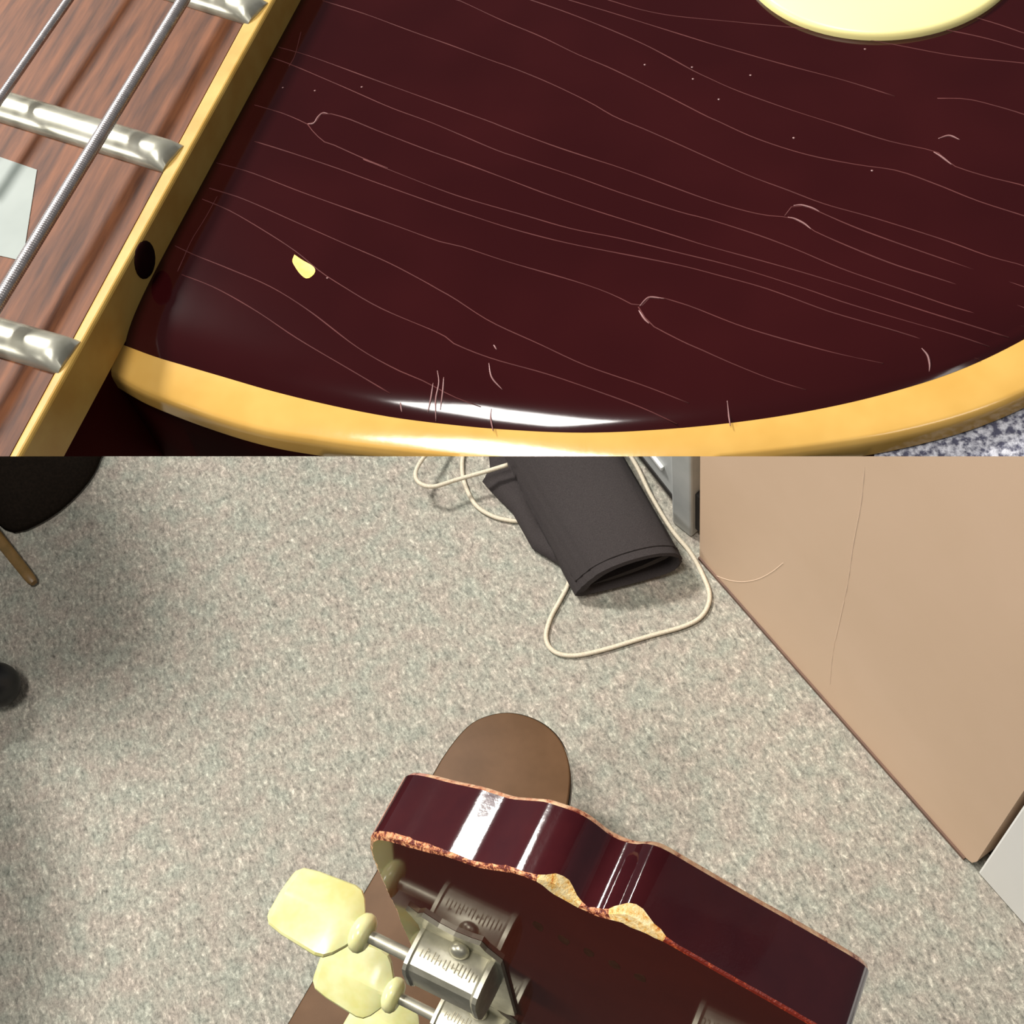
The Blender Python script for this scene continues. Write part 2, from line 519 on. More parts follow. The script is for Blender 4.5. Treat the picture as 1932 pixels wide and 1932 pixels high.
# ------------------------------------------------------------------ brown round-ended footboard under the headstock
t = thing('footboard', 'brown board with a rounded end standing low over the carpet beneath the headstock', 'board')
zb = 0.12
left_far, left_near = on_z(822, 1452, zb), on_z(500, 2005, zb)
tipl = [(836, 1428), (862, 1392), (890, 1364), (920, 1350), (955, 1344), (992, 1350), (1026, 1366), (1052, 1390), (1068, 1420), (1075, 1455), (1074, 1490)]
edge = [left_near, left_far] + [on_z(x, y, zb) for x, y in tipl]
wv = left_near - left_far
right_far = on_z(1068, 1530, zb)
edge += [right_far, right_far + wv]
arc = catmull(edge[1:-1], 40)
loop = [left_near] + arc + [right_far + wv]
bm = bmesh.new()
cen = sum(loop, Vector()) / len(loop)
def inset(loop, d, z):
    n, out = len(loop), []
    for i, p in enumerate(loop):
        a, b = loop[i - 1], loop[(i + 1) % n]
        tt = (b - a).normalized()
        nn = Vector((-tt.y, tt.x, 0))
        if nn.dot(cen - p) < 0:
            nn = -nn
        out.append(Vector((p.x + nn.x * d, p.y + nn.y * d, z)))
    return out
loft(bm, [inset(loop, 0.001, zb - 0.014), inset(loop, -0.0002, zb - 0.012), inset(loop, -0.0002, zb - 0.002), inset(loop, 0.0008, zb - 0.0004), inset(loop, 0.002, zb)])
autosmooth(obj('board', bm, M['board'], t), 30)
M['board_edge'] = mat('dark_board_edge', srgb(74, 46, 34), srgb(60, 38, 28), 60, 0.5)
bm = bmesh.new()
loft(bm, [inset(loop, -0.0012, zb - 0.0125), inset(loop, -0.0012, zb - 0.0035)], cap=False)
loft(bm, [inset(loop, 0.0005, zb - 0.0125), inset(loop, 0.0005, zb - 0.0035)], cap=False)
autosmooth(obj('edge_band', bm, M['board_edge'], t, label='dark brown edge band'), 30)
bm = bmesh.new()
bmesh.ops.create_uvsphere(bm, u_segments=14, v_segments=8, radius=0.0022, matrix=Matrix.Translation(on_z(1066, 1481, zb - 0.004)))
M['brass'] = mat('brass_tack', srgb(226, 196, 130), srgb(236, 208, 146), 90, 0.25, metal=0.6)
obj('tack', bm, M['brass'], t, smooth=True, label='small brass tack on the edge')
for s in (0.30, 0.85):
    bm = bmesh.new()
    a = left_far.lerp(left_near, s)
    b = right_far.lerp(right_far + wv, s)
    m_ = a.lerp(b, 0.5)
    wd = (b - a).length * 0.6
    yaw = math.atan2((b - a).y, (b - a).x)
    box(bm, Matrix.Translation((m_.x, m_.y, (zb - 0.013) / 2)) @ Matrix.Rotation(yaw, 4, 'Z'), wd, 0.02, zb - 0.013, 0.002)
    obj('leg', bm, M['board_edge'], t)

# ------------------------------------------------------------------ stick at the dark corner
bm = bmesh.new()
s0, s1 = on_z(64, 1100, 0.008), on_z(-72, 928, 0.012)
ax = (s0 - s1).normalized()
sd = ax.cross(Vector((0, 0, 1))).normalized()
su = sd.cross(ax)
rings = []
for s, w, h in ((0, 0.0035, 0.003), (0.006, 0.0055, 0.0045), (0.02, 0.006, 0.005), (0.1, 0.0066, 0.0055), (0.25, 0.0075, 0.0065)):
    p = s0 - ax * (s * (s0 - s1).length / 0.25)
    rings.append([p + sd * w * x + su * h * y for x, y in ((-1, -0.6), (-0.7, -1), (0.7, -1), (1, -0.6), (1, 0.6), (0.7, 1), (-0.7, 1), (-1, 0.6))])
loft(bm, rings)
tag(autosmooth(obj('wooden_stick', bm, M['stick']), 50), 'tapered brown wooden stick lying on the carpet in the dark shadow', 'stick')

# ------------------------------------------------------------------ dark soft bag shaped to stand in for the corner's deep shadow
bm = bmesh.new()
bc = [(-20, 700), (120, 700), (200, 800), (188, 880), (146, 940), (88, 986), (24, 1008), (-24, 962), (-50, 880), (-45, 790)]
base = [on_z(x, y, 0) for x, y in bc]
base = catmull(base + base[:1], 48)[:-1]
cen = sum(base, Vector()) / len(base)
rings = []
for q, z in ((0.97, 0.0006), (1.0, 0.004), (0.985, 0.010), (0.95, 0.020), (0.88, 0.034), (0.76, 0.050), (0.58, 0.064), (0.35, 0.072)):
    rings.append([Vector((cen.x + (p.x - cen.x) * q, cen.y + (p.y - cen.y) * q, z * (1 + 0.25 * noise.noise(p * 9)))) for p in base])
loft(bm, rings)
M['mound'] = mat('corner_shadow_dark', srgb(30, 26, 22), srgb(38, 32, 27), 300, 1.0, spec=0.0)
tag(obj('corner_shadow_mound', bm, M['mound'], smooth=True), 'dark mound standing in for the deep corner shadow on the carpet behind the brown wooden stick', 'mound')

# ------------------------------------------------------------------ amplifier box, unseen, added to shade the left carpet
t = thing('shade_box', 'black amplifier box, unseen, added to shade the carpet by the corner shadow mound', 'occluder')
ap = Vector((-0.99, 0.985, 0))
FM = Matrix.Translation(ap) @ Matrix.Rotation(0.35, 4, 'Z')
bm = bmesh.new()
box(bm, FM @ Matrix.Translation((0, 0, 0.42)), 0.30, 0.20, 0.80, 0.012, 3)
obj('shade_box_case', bm, M['black_fabric'], t)
for x in (-0.10, 0.10):
    for y in (-0.07, 0.07):
        bm = bmesh.new()
        cyl_ = [[FM @ Vector((x + 0.018 * math.cos(k * math.pi / 6), y + 0.018 * math.sin(k * math.pi / 6), z)) for k in range(12)] for z in (0.0, 0.021)]
        loft(bm, cyl_)
        obj('foot', bm, M['black'], t)

# ------------------------------------------------------------------ office chair (mostly outside the frame)
t = thing('office_chair', 'black office chair of which only one round castor shows on the carpet', 'chair')
c0 = on_z(-6, 1292, 0.026)
hub = Vector((c0.x - 0.27, c0.y - 0.02, 0))
for k in range(5):
    a = math.atan2(c0.y - hub.y, c0.x - hub.x) + k * 2 * math.pi / 5
    dr = Vector((math.cos(a), math.sin(a), 0))
    rad = (Vector((c0.x, c0.y, 0)) - hub).length
    bm = bmesh.new()
    rings = []
    for s in (0.03, 0.15, rad - 0.01, rad + 0.012):
        p = hub + dr * s + Vector((0, 0, 0.105 - 0.16 * max(0, s - 0.05)))
        sd = dr.cross(Vector((0, 0, 1)))
        w, h = 0.022 - 0.03 * s * 0.3, 0.014
        rings.append([p + sd * w * x + Vector((0, 0, h * y)) for x, y in ((-1, -1), (1, -1), (1, 0.6), (0.6, 1), (-0.6, 1), (-1, 0.6))])
    loft(bm, rings)
    leg = obj('leg', bm, M['black'], t)
    bm = bmesh.new()
    bmesh.ops.create_uvsphere(bm, u_segments=20, v_segments=12, radius=0.026, matrix=Matrix.Translation(hub + dr * rad + Vector((0, 0, 0.026))) @ Matrix.Diagonal((0.92, 0.92, 1, 1)))
    obj('castor', bm, M['black'], leg, smooth=True)
    bm = bmesh.new()
    bmesh.ops.create_uvsphere(bm, u_segments=20, v_segments=10, radius=0.034, matrix=Matrix.Translation(hub + dr * (rad - 0.030) + Vector((0, 0, 0.066))) @ Matrix.Diagonal((1, 1, 0.6, 1)))
    obj('castor_hood', bm, M['black'], leg, smooth=True)
bm = bmesh.new()
tube(bm, [hub + Vector((0, 0, 0.08)), hub + Vector((0, 0, 0.43))], 0.028, 16, Vector((1, 0, 0)))
obj('column', bm, M['black'], t, smooth=True)
bm = bmesh.new()
rings = []
for r_, z_ in ((0.14, 0.425), (0.195, 0.435), (0.21, 0.46), (0.205, 0.49), (0.18, 0.505), (0.08, 0.51)):
    rings.append([hub + Vector((r_ * math.cos(2 * math.pi * k / 40), r_ * math.sin(2 * math.pi * k / 40), z_)) for k in range(40)])
loft(bm, rings)
obj('seat', bm, M['black_fabric'], t, smooth=True)
bm = bmesh.new()
box(bm, Matrix.Translation(hub + Vector((-0.24, 0.0, 0.78))) @ Matrix.Rotation(-0.12, 4, 'Y'), 0.06, 0.42, 0.5, 0.025, 4)
obj('backrest', bm, M['black_fabric'], t, smooth=True)

# ------------------------------------------------------------------ unseen padded black bench added to darken the headstock reflection
t = thing('reflection_blocker', 'unseen padded black bench behind the viewpoint', 'blocker')
bm = bmesh.new()
box(bm, Matrix.Translation((0.05, -0.365, 0.515)), 1.3, 0.70, 0.09, 0.03, 3)
obj('seat', bm, M['black_fabric'], t, smooth=True)
for x in (-0.52, 0.62):
    for y in (-0.64, -0.16):
        bm = bmesh.new()
        box(bm, Matrix.Translation((x, y, 0.2375)), 0.045, 0.045, 0.475, 0.004)
        obj('leg', bm, M['black'], t)

# ================================================================== the standing guitar whose headstock faces up
HL = R @ Vector((1150 - CPX, -(2700 - CPX), -FPX)).normalized()         # down the neck
l_c = R.transposed() @ HL
HW = Vector((1, -0.36, -(l_c.x - 0.36 * l_c.y) / l_c.z)).normalized()
HT = l_c.cross(HW)
if HT.z < 0:
    HT = -HT
HW, HT = R @ HW, R @ HT
HO = at_depth(1100, 1700, 0.2)
def hs(u, v, w):                    # headstock millimetres -> world (u across, v towards the body, w out of the back)
    return HO + (HW * u + HL * v + HT * w) * 0.001

g2 = thing('standing_guitar', 'guitar held upright showing its dark red headstock back and tuner', 'guitar')
half = [(-43.5, 60), (-44, 45), (-44, 32), (-43.6, 25), (-42.6, 20), (-40.6, 16.2), (-37.0, 13.6), (-32, 11.5), (-27, 9.0), (-25.4, 8.25), (-23, 7.6), (-20.8, 7.0), (-19, 6.2), (-15.5, 3.4), (-13, 1.4), (-11.4, 0.75), (-10, 0.5),
        (-8.4, 0.0), (-5.5, 0.1), (-3.2, 1.5), (-1.4, 3.1), (0.2, 3.65), (2.2, 3.3), (3.8, 2.2), (5.2, 0.5), (7.0, -0.5), (9.2, -0.4), (13, 1.0), (18, 2.8), (24, 4.8), (30, 6.6),
        (36, 8.6), (41, 10.4), (43.4, 12.0), (44.3, 14.6), (44.2, 20), (44, 30), (43.5, 60)]
lower = [(42.5, 90), (38, 125), (29, 158), (22.5, 178)]
outl = [Vector((u, v, 0)) for u, v in half]
outl = catmull(outl, 150)
outl += catmull([Vector((u, v, 0)) for u, v in [half[-1]] + lower], 24)[1:]
outl += catmull([Vector((-u, v, 0)) for u, v in (lower[::-1] + [(43.5, 60)])], 24)[:-1]
NO = len(outl)
def nrm(i):
    tt = (outl[(i + 1) % NO] - outl[i - 1]).normalized()
    n = Vector((tt.y, -tt.x, 0))
    return n if n.dot(Vector((0, 70, 0)) - outl[i]) < 0 or abs(outl[i].x) < 12 and n.y < 0 else -n
norms = [nrm(i) for i in range(NO)]
# consistent outward normals: polygon orientation
area2 = sum(outl[i].x * outl[(i + 1) % NO].y - outl[(i + 1) % NO].x * outl[i].y for i in range(NO))
for i in range(NO):
    tt = (outl[(i + 1) % NO] - outl[i - 1]).normalized()
    norms[i] = Vector((tt.y, -tt.x, 0)) * (1 if area2 > 0 else -1)
THK = 14.0
def wear(u, v):
    """width of the rubbed-off edge at the back, in mm"""
    if v > 60:
        return 0.6
    w = 0.95
    w += 2.6 * math.exp(-((u + 4.5) / 2.6) ** 2) + 2.8 * math.exp(-((u - 8.0) / 3.6) ** 2)
    w += 0.8 * math.exp(-((u + 36) / 8) ** 2)
    w += 0.45 * noise.noise(Vector((u * 0.9, v * 0.9, 3.1)))
    if u > 14:
        w = 0.8 + 0.12 * noise.noise(Vector((u * 0.9, v * 0.9, 3.1)))
    return max(0.5, w)
def layer(w, insetf, jag=0.0):
    out = []
    for i, p in enumerate(outl):
        d = insetf(p.x, p.y)
        j = jag * noise.noise(Vector((p.x * 1.3, p.y * 1.3, 5.0 + 9.0 * jag)))
        q = p - norms[i] * (d + j)
        out.append(hs(q.x, q.y, w if not callable(w) else w(p.x, p.y)))
    return out
bm = bmesh.new()
R0 = layer(-THK, lambda u, v: 1.1)
R1 = layer(-THK + 0.35, lambda u, v: 0.45, 0.12)
R2 = layer(-THK + 1.1, lambda u, v: 0.0)
R3 = layer(lambda u, v: -0.75 * wear(u, v), lambda u, v: 0.0)
R4 = layer(lambda u, v: -0.28 * wear(u, v), lambda u, v: 0.26 * wear(u, v), 0.25)
R5 = layer(0.0, lambda u, v: 0.75 * wear(u, v))
rows = [[bm.verts.new(p) for p in r] for r in (R0, R1, R2, R3, R4, R5)]
for k in range(5):
    for i in range(NO):
        j = (i + 1) % NO
        f = bm.faces.new((rows[k][i], rows[k][j], rows[k + 1][j], rows[k + 1][i]))
        u, v = outl[i].x, outl[i].y
        if k == 2:
            f.material_index = 1
            if u < -42.1 and v > 17:
                f.material_index = 5
        elif k in (0, 1):
            f.material_index = 2 if not (u < -38 and v < 40) else 5
        else:
            f.material_index = 3
            if (-9 < u < -1.5 or 3.5 < u < 13) and v < 8:
                f.material_index = 4
            elif u >= 13 and v < 60:
                f.material_index = 6
            elif u < -15 and v < 60:
                f.material_index = 3
bm.faces.new(rows[5])
for k in (0, 2, 3, 4, 5):
    for i in range(NO):
        e_ = bm.edges.get((rows[k][i], rows[k][(i + 1) % NO]))
        e_.smooth = False
fr = bm.faces.new(rows[0][::-1])
hd = obj('headstock', bm, None, g2, mats=[M['back'], M['end'], M['worn_thin'], M['worn'], M['worn_yellow'], M['worn_pink'], M['worn_red']])
for p_ in hd.data.polygons:
    p_.use_smooth = len(p_.vertices) == 4
# neck and body below (out of the frame): one plain shape each
bm = bmesh.new()
rings = []
for v, hw, d in ((172, 22, 15), (200, 21.5, 20), (420, 25, 22), (560, 27, 26), (640, 28, 40)):
    rings.append([hs(hw * math.cos(a), v, -THK + d * max(0, math.sin(a)) if math.sin(a) > 0 else -THK - 5) for a in [2 * math.pi * k / 20 for k in range(20)]])
loft(bm, rings)
autosmooth(obj('neck', bm, M['back'], g2), 40)
bm = bmesh.new()
bo = catmull([Vector(p + (0,)) for p in [(0, 600), (40, 590), (95, 570), (135, 600), (140, 660), (118, 730), (120, 790), (150, 850), (165, 910), (150, 970), (100, 1002), (0, 1010),
             (-100, 1002), (-150, 970), (-165, 910), (-150, 850), (-120, 790), (-115, 730), (-135, 670), (-120, 620), (-60, 610), (0, 600)]], 90)[:-1]
loft(bm, [[hs(p.x, p.y, w) for p in bo] for w in (-30, 22)])
low = min(v.co.z for v in bm.verts)
for v in bm.verts:                       # let the lower bout just reach the carpet
    kk = max(0.0, min(1.0, (0.25 - v.co.z) / max(0.05, 0.25 - low)))
    v.co.z -= (low - 0.001) * kk
autosmooth(obj('body', bm, M['back'], g2), 40)

# stamped, illegible ink marks on the back
for i, (u, v) in enumerate(((-9.0, 24.0), (-4.2, 25.2), (0.6, 25.8), (5.4, 26.0), (10.2, 26.4))):
    bm = bmesh.new()
    ring = []
    for k in range(12):
        a = 2 * math.pi * k / 12
        r = 1.0 + 0.35 * noise.noise(Vector((math.cos(a) * 1.3, math.sin(a) * 1.3, i * 4.0)))
        ring.append((u + 1.1 * r * math.cos(a), v + 2.2 * r * math.sin(a)))
    loft(bm, [[hs(x, y, -0.05) for x, y in ring], [hs(x, y, 0.02) for x, y in ring]])
    obj('ink_stamp', bm, M['ink'], g2)

# ------------------------------------------------------------------ tuners
def cyl(bm, a, b, r, n=20, r2=None):
    a, b = Vector(a), Vector(b)
    ax = (b - a).normalized()
    s = ax.orthogonal().normalized()
    q = ax.cross(s)
    loft(bm, [[p + (s * math.cos(2 * math.pi * k / n) + q * math.sin(2 * math.pi * k / n)) * rr for k in range(n)]
              for p, rr in ((a, r), (b, r2 if r2 else r))])
HM = Matrix((HW, HL, HT)).transposed()
def hbox(bm, u, v, w, su, sv, sw, bev=0.0, seg=3):
    m = HM.to_4x4()
    m.translation = hs(u, v, w)
    box(bm, m, su * 0.001, sv * 0.001, sw * 0.001, bev * 0.001, seg)

def tuner(v0, side, spin=0.0):
    """side -1: button on the low-u side. v0: the face of the case turned to the headstock tip"""
    def U(u): return u if side < 0 else -u
    bm = bmesh.new()
    # base plate with notched ears
    pl = [(-39.0, -6.5), (-37.0, -4.4), (-35.4, -6.8), (-32.0, -4.8), (-28.5, -4.2), (-25.0, -5.0), (-22.5, -6.2), (-21.5, -3.6), (-18.4, 0.0), (-17.8, 38), (-20, 40), (-35, 40), (-37, 38), (-37, 0)]
    loft(bm, [[hs(U(u), v0 + v, w) for u, v in pl] for w in (0.05, 1.0)])
    plate = obj('tuner_plate', bm, M['tuner_metal'], g2)
    # case: rounded barrel across the plate
    bm = bmesh.new()
    prof = [(0.6, 1.0), (0.2, 2.0), (0.0, 4.0), (0.0, 7.0), (0.5, 8.8), (1.6, 9.8), (4, 10.2), (11, 10.2), (14, 9.4), (15.6, 7.4), (16, 4), (16, 1.0)]
    us = [-36.3, -36.2, -35.4, -35.2, -35.0, -21.2, -21.0, -20.6, -19.7, -19.5]
    sc_ = [0.90, 1.0, 1.0, 0.965, 0.95, 0.95, 0.965, 1.0, 1.0, 0.90]
    rings = []
    for uu, s in zip(us, sc_):
        rings.append([hs(U(uu), v0 + 8 + (a - 8) * s, 1.0 + (w - 1.0) * s) for a, w in prof])
    loft(bm, rings)
    case = obj('tuner_case', bm, M['tuner_metal'], g2)
    autosmooth(case, 30)
    # worn, illegible engraving on the end of the case
    rnd = random.Random(int(v0) * 2 + side)
    bm = bmesh.new()
    for k in range(15):
        uu = -33.8 + k * 0.86
        hh = rnd.choice((1.6, 2.2, 2.2, 1.2))
        hbox(bm, U(uu), v0 + 0.02, 5.6 + rnd.uniform(-0.3, 0.3), 0.16, 0.06, hh)
        if rnd.random() < 0.6:
            hbox(bm, U(uu + 0.3), v0 + 0.02, 5.6 + rnd.choice((-0.9, 0, 0.9)), 0.5, 0.06, 0.16)
    obj('engraving', bm, M['engraved'], case)
    # screw through the plate's lip
    bm = bmesh.new()
    c = hs(U(-27.0), v0 - 0.6, 2.2)
    bmesh.ops.create_uvsphere(bm, u_segments=18, v_segments=10, radius=0.0022, matrix=Matrix.Translation(c) @ HM.to_4x4() @ Matrix.Diagonal((1, 1, 0.75, 1)))
    obj('screw', bm, M['tuner_metal'], plate, smooth=True)
    # shaft, collar, button
    vb, wb = v0 + 5.0, 6.2
    bm = bmesh.new()
    cyl(bm, hs(U(-35.5), vb, wb), hs(U(-48.5), vb, wb), 0.00135)
    shaft = obj('tuner_shaft', bm, M['tuner_metal'], g2)
    autosmooth(shaft, 40)
    rot = Matrix.Rotation(spin, 3, 'X')
    def bp(a, b_, t_):           # a outward along the axis, b_ across the blade, t_ through it
        q = rot @ Vector((0, t_, b_))
        return hs(U(-46.0 - a), vb + q.y, wb + q.z)
    bm = bmesh.new()
    rings = []
    for a, r in ((0.0, 2.2), (0.3, 3.3), (1.0, 4.1), (2.0, 4.3), (3.0, 4.0), (3.7, 3.1), (4.0, 2.6)):
        rings.append([bp(a, r * math.cos(2 * math.pi * k / 24), 0.85 * r * math.sin(2 * math.pi * k / 24)) for k in range(24)])
    loft(bm, rings)
    collar = obj('button_collar', bm, M['button'], g2, smooth=True)
    bm = bmesh.new()
    rings = []
    for a, hw, th in ((3.0, 2.8, 2.4), (3.8, 4.4, 2.2), (5.2, 6.6, 2.5), (6.6, 7.9, 2.7), (8.4, 8.3, 2.8), (17.0, 7.6, 2.4), (20.4, 6.9, 2.0), (21.6, 5.6, 1.4), (21.9, 4.6, 0.8)):
        rings.append([bp(a, hw * x, th * y) for x, y in ((-1, 0.08), (-0.95, 0.28), (-0.12, 0.96), (0.0, 1.0), (0.12, 0.96), (0.95, 0.28), (1, 0.08), (1, -0.08), (0.95, -0.28), (0.12, -0.96), (0, -1.0), (-0.12, -0.96), (-0.95, -0.28), (-1, -0.08))])
    loft(bm, rings)
    o = obj('tuner_button', bm, M['button'], g2)
    autosmooth(o, 12)
    return o

for v0, sp in ((57, 0.10), (103, -0.45), (149, 0.3)):
    tuner(v0, -1, sp)
    tuner(v0, 1, -sp)

# ================================================================== UPPER SCENE: close section of a second guitar's body
ZT = 1.1087                       # flat of the body top
DIP = 0.0014                      # how far the carved top falls at its edge
ZE = ZT - DIP
ZF = ZT + 0.0042                  # fretboard surface
g1 = thing('electric_guitar', 'close section of a dark cherry guitar body with yellow binding and fretboard', 'guitar')
inner_px = [(226, 648), (290, 672), (350, 690), (425, 712), (500, 734), (570, 752), (640, 768), (700, 780), (760, 790), (850, 801), (950, 810), (1080, 816), (1200, 813), (1350, 801),
            (1500, 780), (1650, 748), (1800, 702), (1932, 640), (2060, 560), (2200, 440), (2400, 215), (2600, -30), (2800, -280), (2980, -500)]
ridge_px = [(196, 694), (255, 729), (310, 753), (380, 779), (455, 803), (525, 820), (600, 832), (665, 842), (730, 850), (830, 861), (940, 869), (1080, 876), (1210, 873), (1370, 862),
            (1540, 843), (1700, 817), (1860, 772), (2000, 706), (2140, 616), (2290, 486), (2485, 250), (2690, 5), (2890, -250), (3070, -475)]
NB = 190
inner = catmull([on_z(x, y, ZE) for x, y in inner_px], NB)
ridge = catmull([on_z(x, y, ZE - 0.0009) for x, y in ridge_px], NB)

# fretboard lines
wood_a, wood_b = on_z(480, 0, ZF), on_z(18, 855, ZF)
bind_a, bind_b = on_z(516, 0, ZF), on_z(41, 855, ZF)
foot_a, foot_b = on_z(551, 0, ZT), on_z(226, 648, ZT)
Fd = (foot_a - foot_b).normalized()                     # along the neck towards the bridge
Pd = Vector((-Fd.y, Fd.x, 0))                           # across, away from the body

# dark carved top
bm = bmesh.new()
sj = [0, 0.0004, 0.0008, 0.0012, 0.0017, 0.0024, 0.0032, 0.0042, 0.0055, 0.007, 0.009, 0.012, 0.016, 0.022, 0.03, 0.042, 0.058, 0.076, 0.095]
grid = []
for i, p in enumerate(inner):
    tt = (inner[min(i + 1, NB - 1)] - inner[max(i - 1, 0)]).normalized()
    nrm_ = abs(Vector((-tt.y, tt.x, 0)).dot(Fd))
    col = []
    for s in sj:
        q = Vector((p.x + Fd.x * s, p.y + Fd.y * s, ZE))
        d = min((q - r).length for r in inner[max(0, i - 30):i + 31]) if s < 0.03 else s * max(0.25, nrm_)
        z = ZT - DIP * math.exp(-d / 0.0027)
        col.append(bm.verts.new((p.x + Fd.x * s, p.y + Fd.y * s, z)))
    grid.append(col)
for i in range(NB - 1):
    for j in range(len(sj) - 1):
        bm.faces.new((grid[i][j], grid[i + 1][j], grid[i + 1][j + 1], grid[i][j + 1]))
ex = bmesh.ops.extrude_face_region(bm, geom=bm.faces[:])
for v in [e for e in ex['geom'] if isinstance(e, bmesh.types.BMVert)]:
    v.co.z = ZE - 0.0022
cut(bm)
autosmooth(obj('top', bm, M['lacquer'], g1, label='dark cherry lacquered top'), 40)

# binding
bm = bmesh.new()
rings = []
for i in range(NB):
    a, b = inner[i], ridge[i]
    o = (b - a)
    o.z = 0
    o.normalize()
    ring = [Vector((a.x, a.y, ZE - 0.0030)), Vector((a.x, a.y, ZE - 0.00002))]
    for q in (0.15, 0.3, 0.45, 0.6, 0.75, 0.88, 0.97):
        e = a.lerp(b, q)
        ring.append(Vector((e.x, e.y, ZE - 0.00055 * q - 0.00025 * q ** 3)))
    for q, zz in ((0.0, 0.00092), (0.00012, 0.00108), (0.00020, 0.0013), (0.00026, 0.0017), (0.00028, 0.0030)):
        ring.append(Vector((b.x + o.x * q, b.y + o.y * q, ZE - zz)))
    rings.append(ring)
loft(bm, rings)
cut(bm)
autosmooth(obj('binding', bm, M['binding'], g1, label='aged yellow edge binding'), 40)

# mahogany body under the top
bm = bmesh.new()
lo = [Vector((p.x, p.y, 0)) for p in ridge]
far = [lo[-1] + Fd * 0.05, lo[0] + Fd * 0.095 - Pd * 0.0]
poly = lo + [lo[-1] + Fd * 0.04, lo[0] + Fd * 0.095]
prism(bm, poly, ZT - 0.045, ZE - 0.0029)
cut(bm)
autosmooth(obj('body', bm, M['mahogany'], g1), 40)

# fretboard: binding strip, wood, neck
def line(a, b, s):
    return a + (b - a) * s
def strip(name, pa, pb, qa, qb, z0, z1, m, label=None, s0=-0.35, s1=1.5, bev=0.0):
    bm = bmesh.new()
    prism(bm, [line(pa, pb, s0), line(pa, pb, s1), line(qa, qb, s1), line(qa, qb, s0)], z0, z1)
    if bev:
        es = [e for e in bm.edges if all(abs(v.co.z - z1) < 1e-6 for v in e.verts)]
        bmesh.ops.bevel(bm, geom=es, offset=bev, segments=3, affect='EDGES', profile=0.5)
    cut(bm)
    return obj(name, bm, m, g1, label=label)
strip('fretboard_binding', wood_a, wood_b, bind_a, bind_b, ZT - 0.0012, ZF, M['neck_binding'], 'aged yellow binding along the fretboard', bev=0.00035)
wl_a, wl_b = wood_a + Pd * 0.048, wood_b + Pd * 0.044
fb = strip('fretboard', wl_a, wl_b, wood_a, wood_b, ZT - 0.0012, ZF - 0.00015, M['rosewood'], 'brown rosewood fretboard')
# turn the grain along the neck
for n in M['rosewood'].node_tree.nodes:
    if n.type == 'MAPPING':
        n.vector_type = 'TEXTURE'
        n.inputs['Rotation'].default_value = (0, 0, math.atan2(Fd.y, Fd.x))
        n.inputs['Scale'].default_value = (1 / 90, 1 / 900, 1 / 400)
nk_a, nk_b = bind_a + Pd * 0.0006, bind_b + Pd * 0.0006
strip('neck', nk_a + Pd * 0.045, nk_b + Pd * 0.045, nk_a, nk_b, ZT - 0.022, ZT - 0.0012, M['mahogany'])

# frets
def fret(px_a, px_b, name='fret'):
    a, b = on_z(*px_a, ZF + 0.0008), on_z(*px_b, ZF + 0.0008)
    a.z = b.z = ZF
    ax = (b - a).normalized()
    a = b - ax * 0.046
    sd = Vector((-ax.y, ax.x, 0))
    bm = bmesh.new()
    rings = []
    hw, h = 0.0020, 0.0014
    L = (b - a).length
    for s, k in ((0, 1), (L - 0.0016, 1), (L - 0.0008, 0.97), (L - 0.0002, 0.72), (L + 0.0004, 0.30)):
        p = a + ax * s
        ring = []
        for q in range(13):
            th = math.pi * q / 12
            ring.append(p + sd * hw * math.cos(th) + Vector((0, 0, max(0, k * h * math.sin(th)) - 0.0001)))
        ring.append(p - sd * hw + Vector((0, 0, -0.0004)))
        ring.append(p + sd * hw + Vector((0, 0, -0.0004)))
        rings.append(ring)
    loft(bm, rings)
    cut(bm)
    autosmooth(obj(name, bm, M['nickel'], g1), 50)
fret((18, 196), (316, 286))
fret((385, -16), (478, 12))
fret((7, 630), (118, 662))

# pearl inlay
bm = bmesh.new()
prism(bm, [on_z(x, y, ZF) for x, y in ((-420, 150), (69, 319), (42, 491), (-400, 390))], ZF - 0.0006, ZF - 0.00008)
obj('inlay', bm, M['pearl'], g1, label='pearl trapezoid inlay')

# strings
def string(pa, pb, r, wound):
    z = ZF + 0.0034
    a, b = on_z(*pa, z), on_z(*pb, z)
    d = (b - a)
    a, b = a - d * 1.0, b + d * 0.5
    L = (b - a).length
    bm = bmesh.new()
    n = int(L / 0.00009) if wound else 2
    path = [a.lerp(b, i / (n - 1)) for i in range(n)]
    rad = (lambda i: r * (1.0 if i % 3 else 0.86)) if wound else r
    tube(bm, path, rad, 12)
    cut(bm)
    obj('string', bm, M['steel'], g1, smooth=True, label='wound bass string' if wound else None)
string((352, -10), (2, 562), 0.00068, True)
string((133, -5), (0, 186), 0.00048, True)

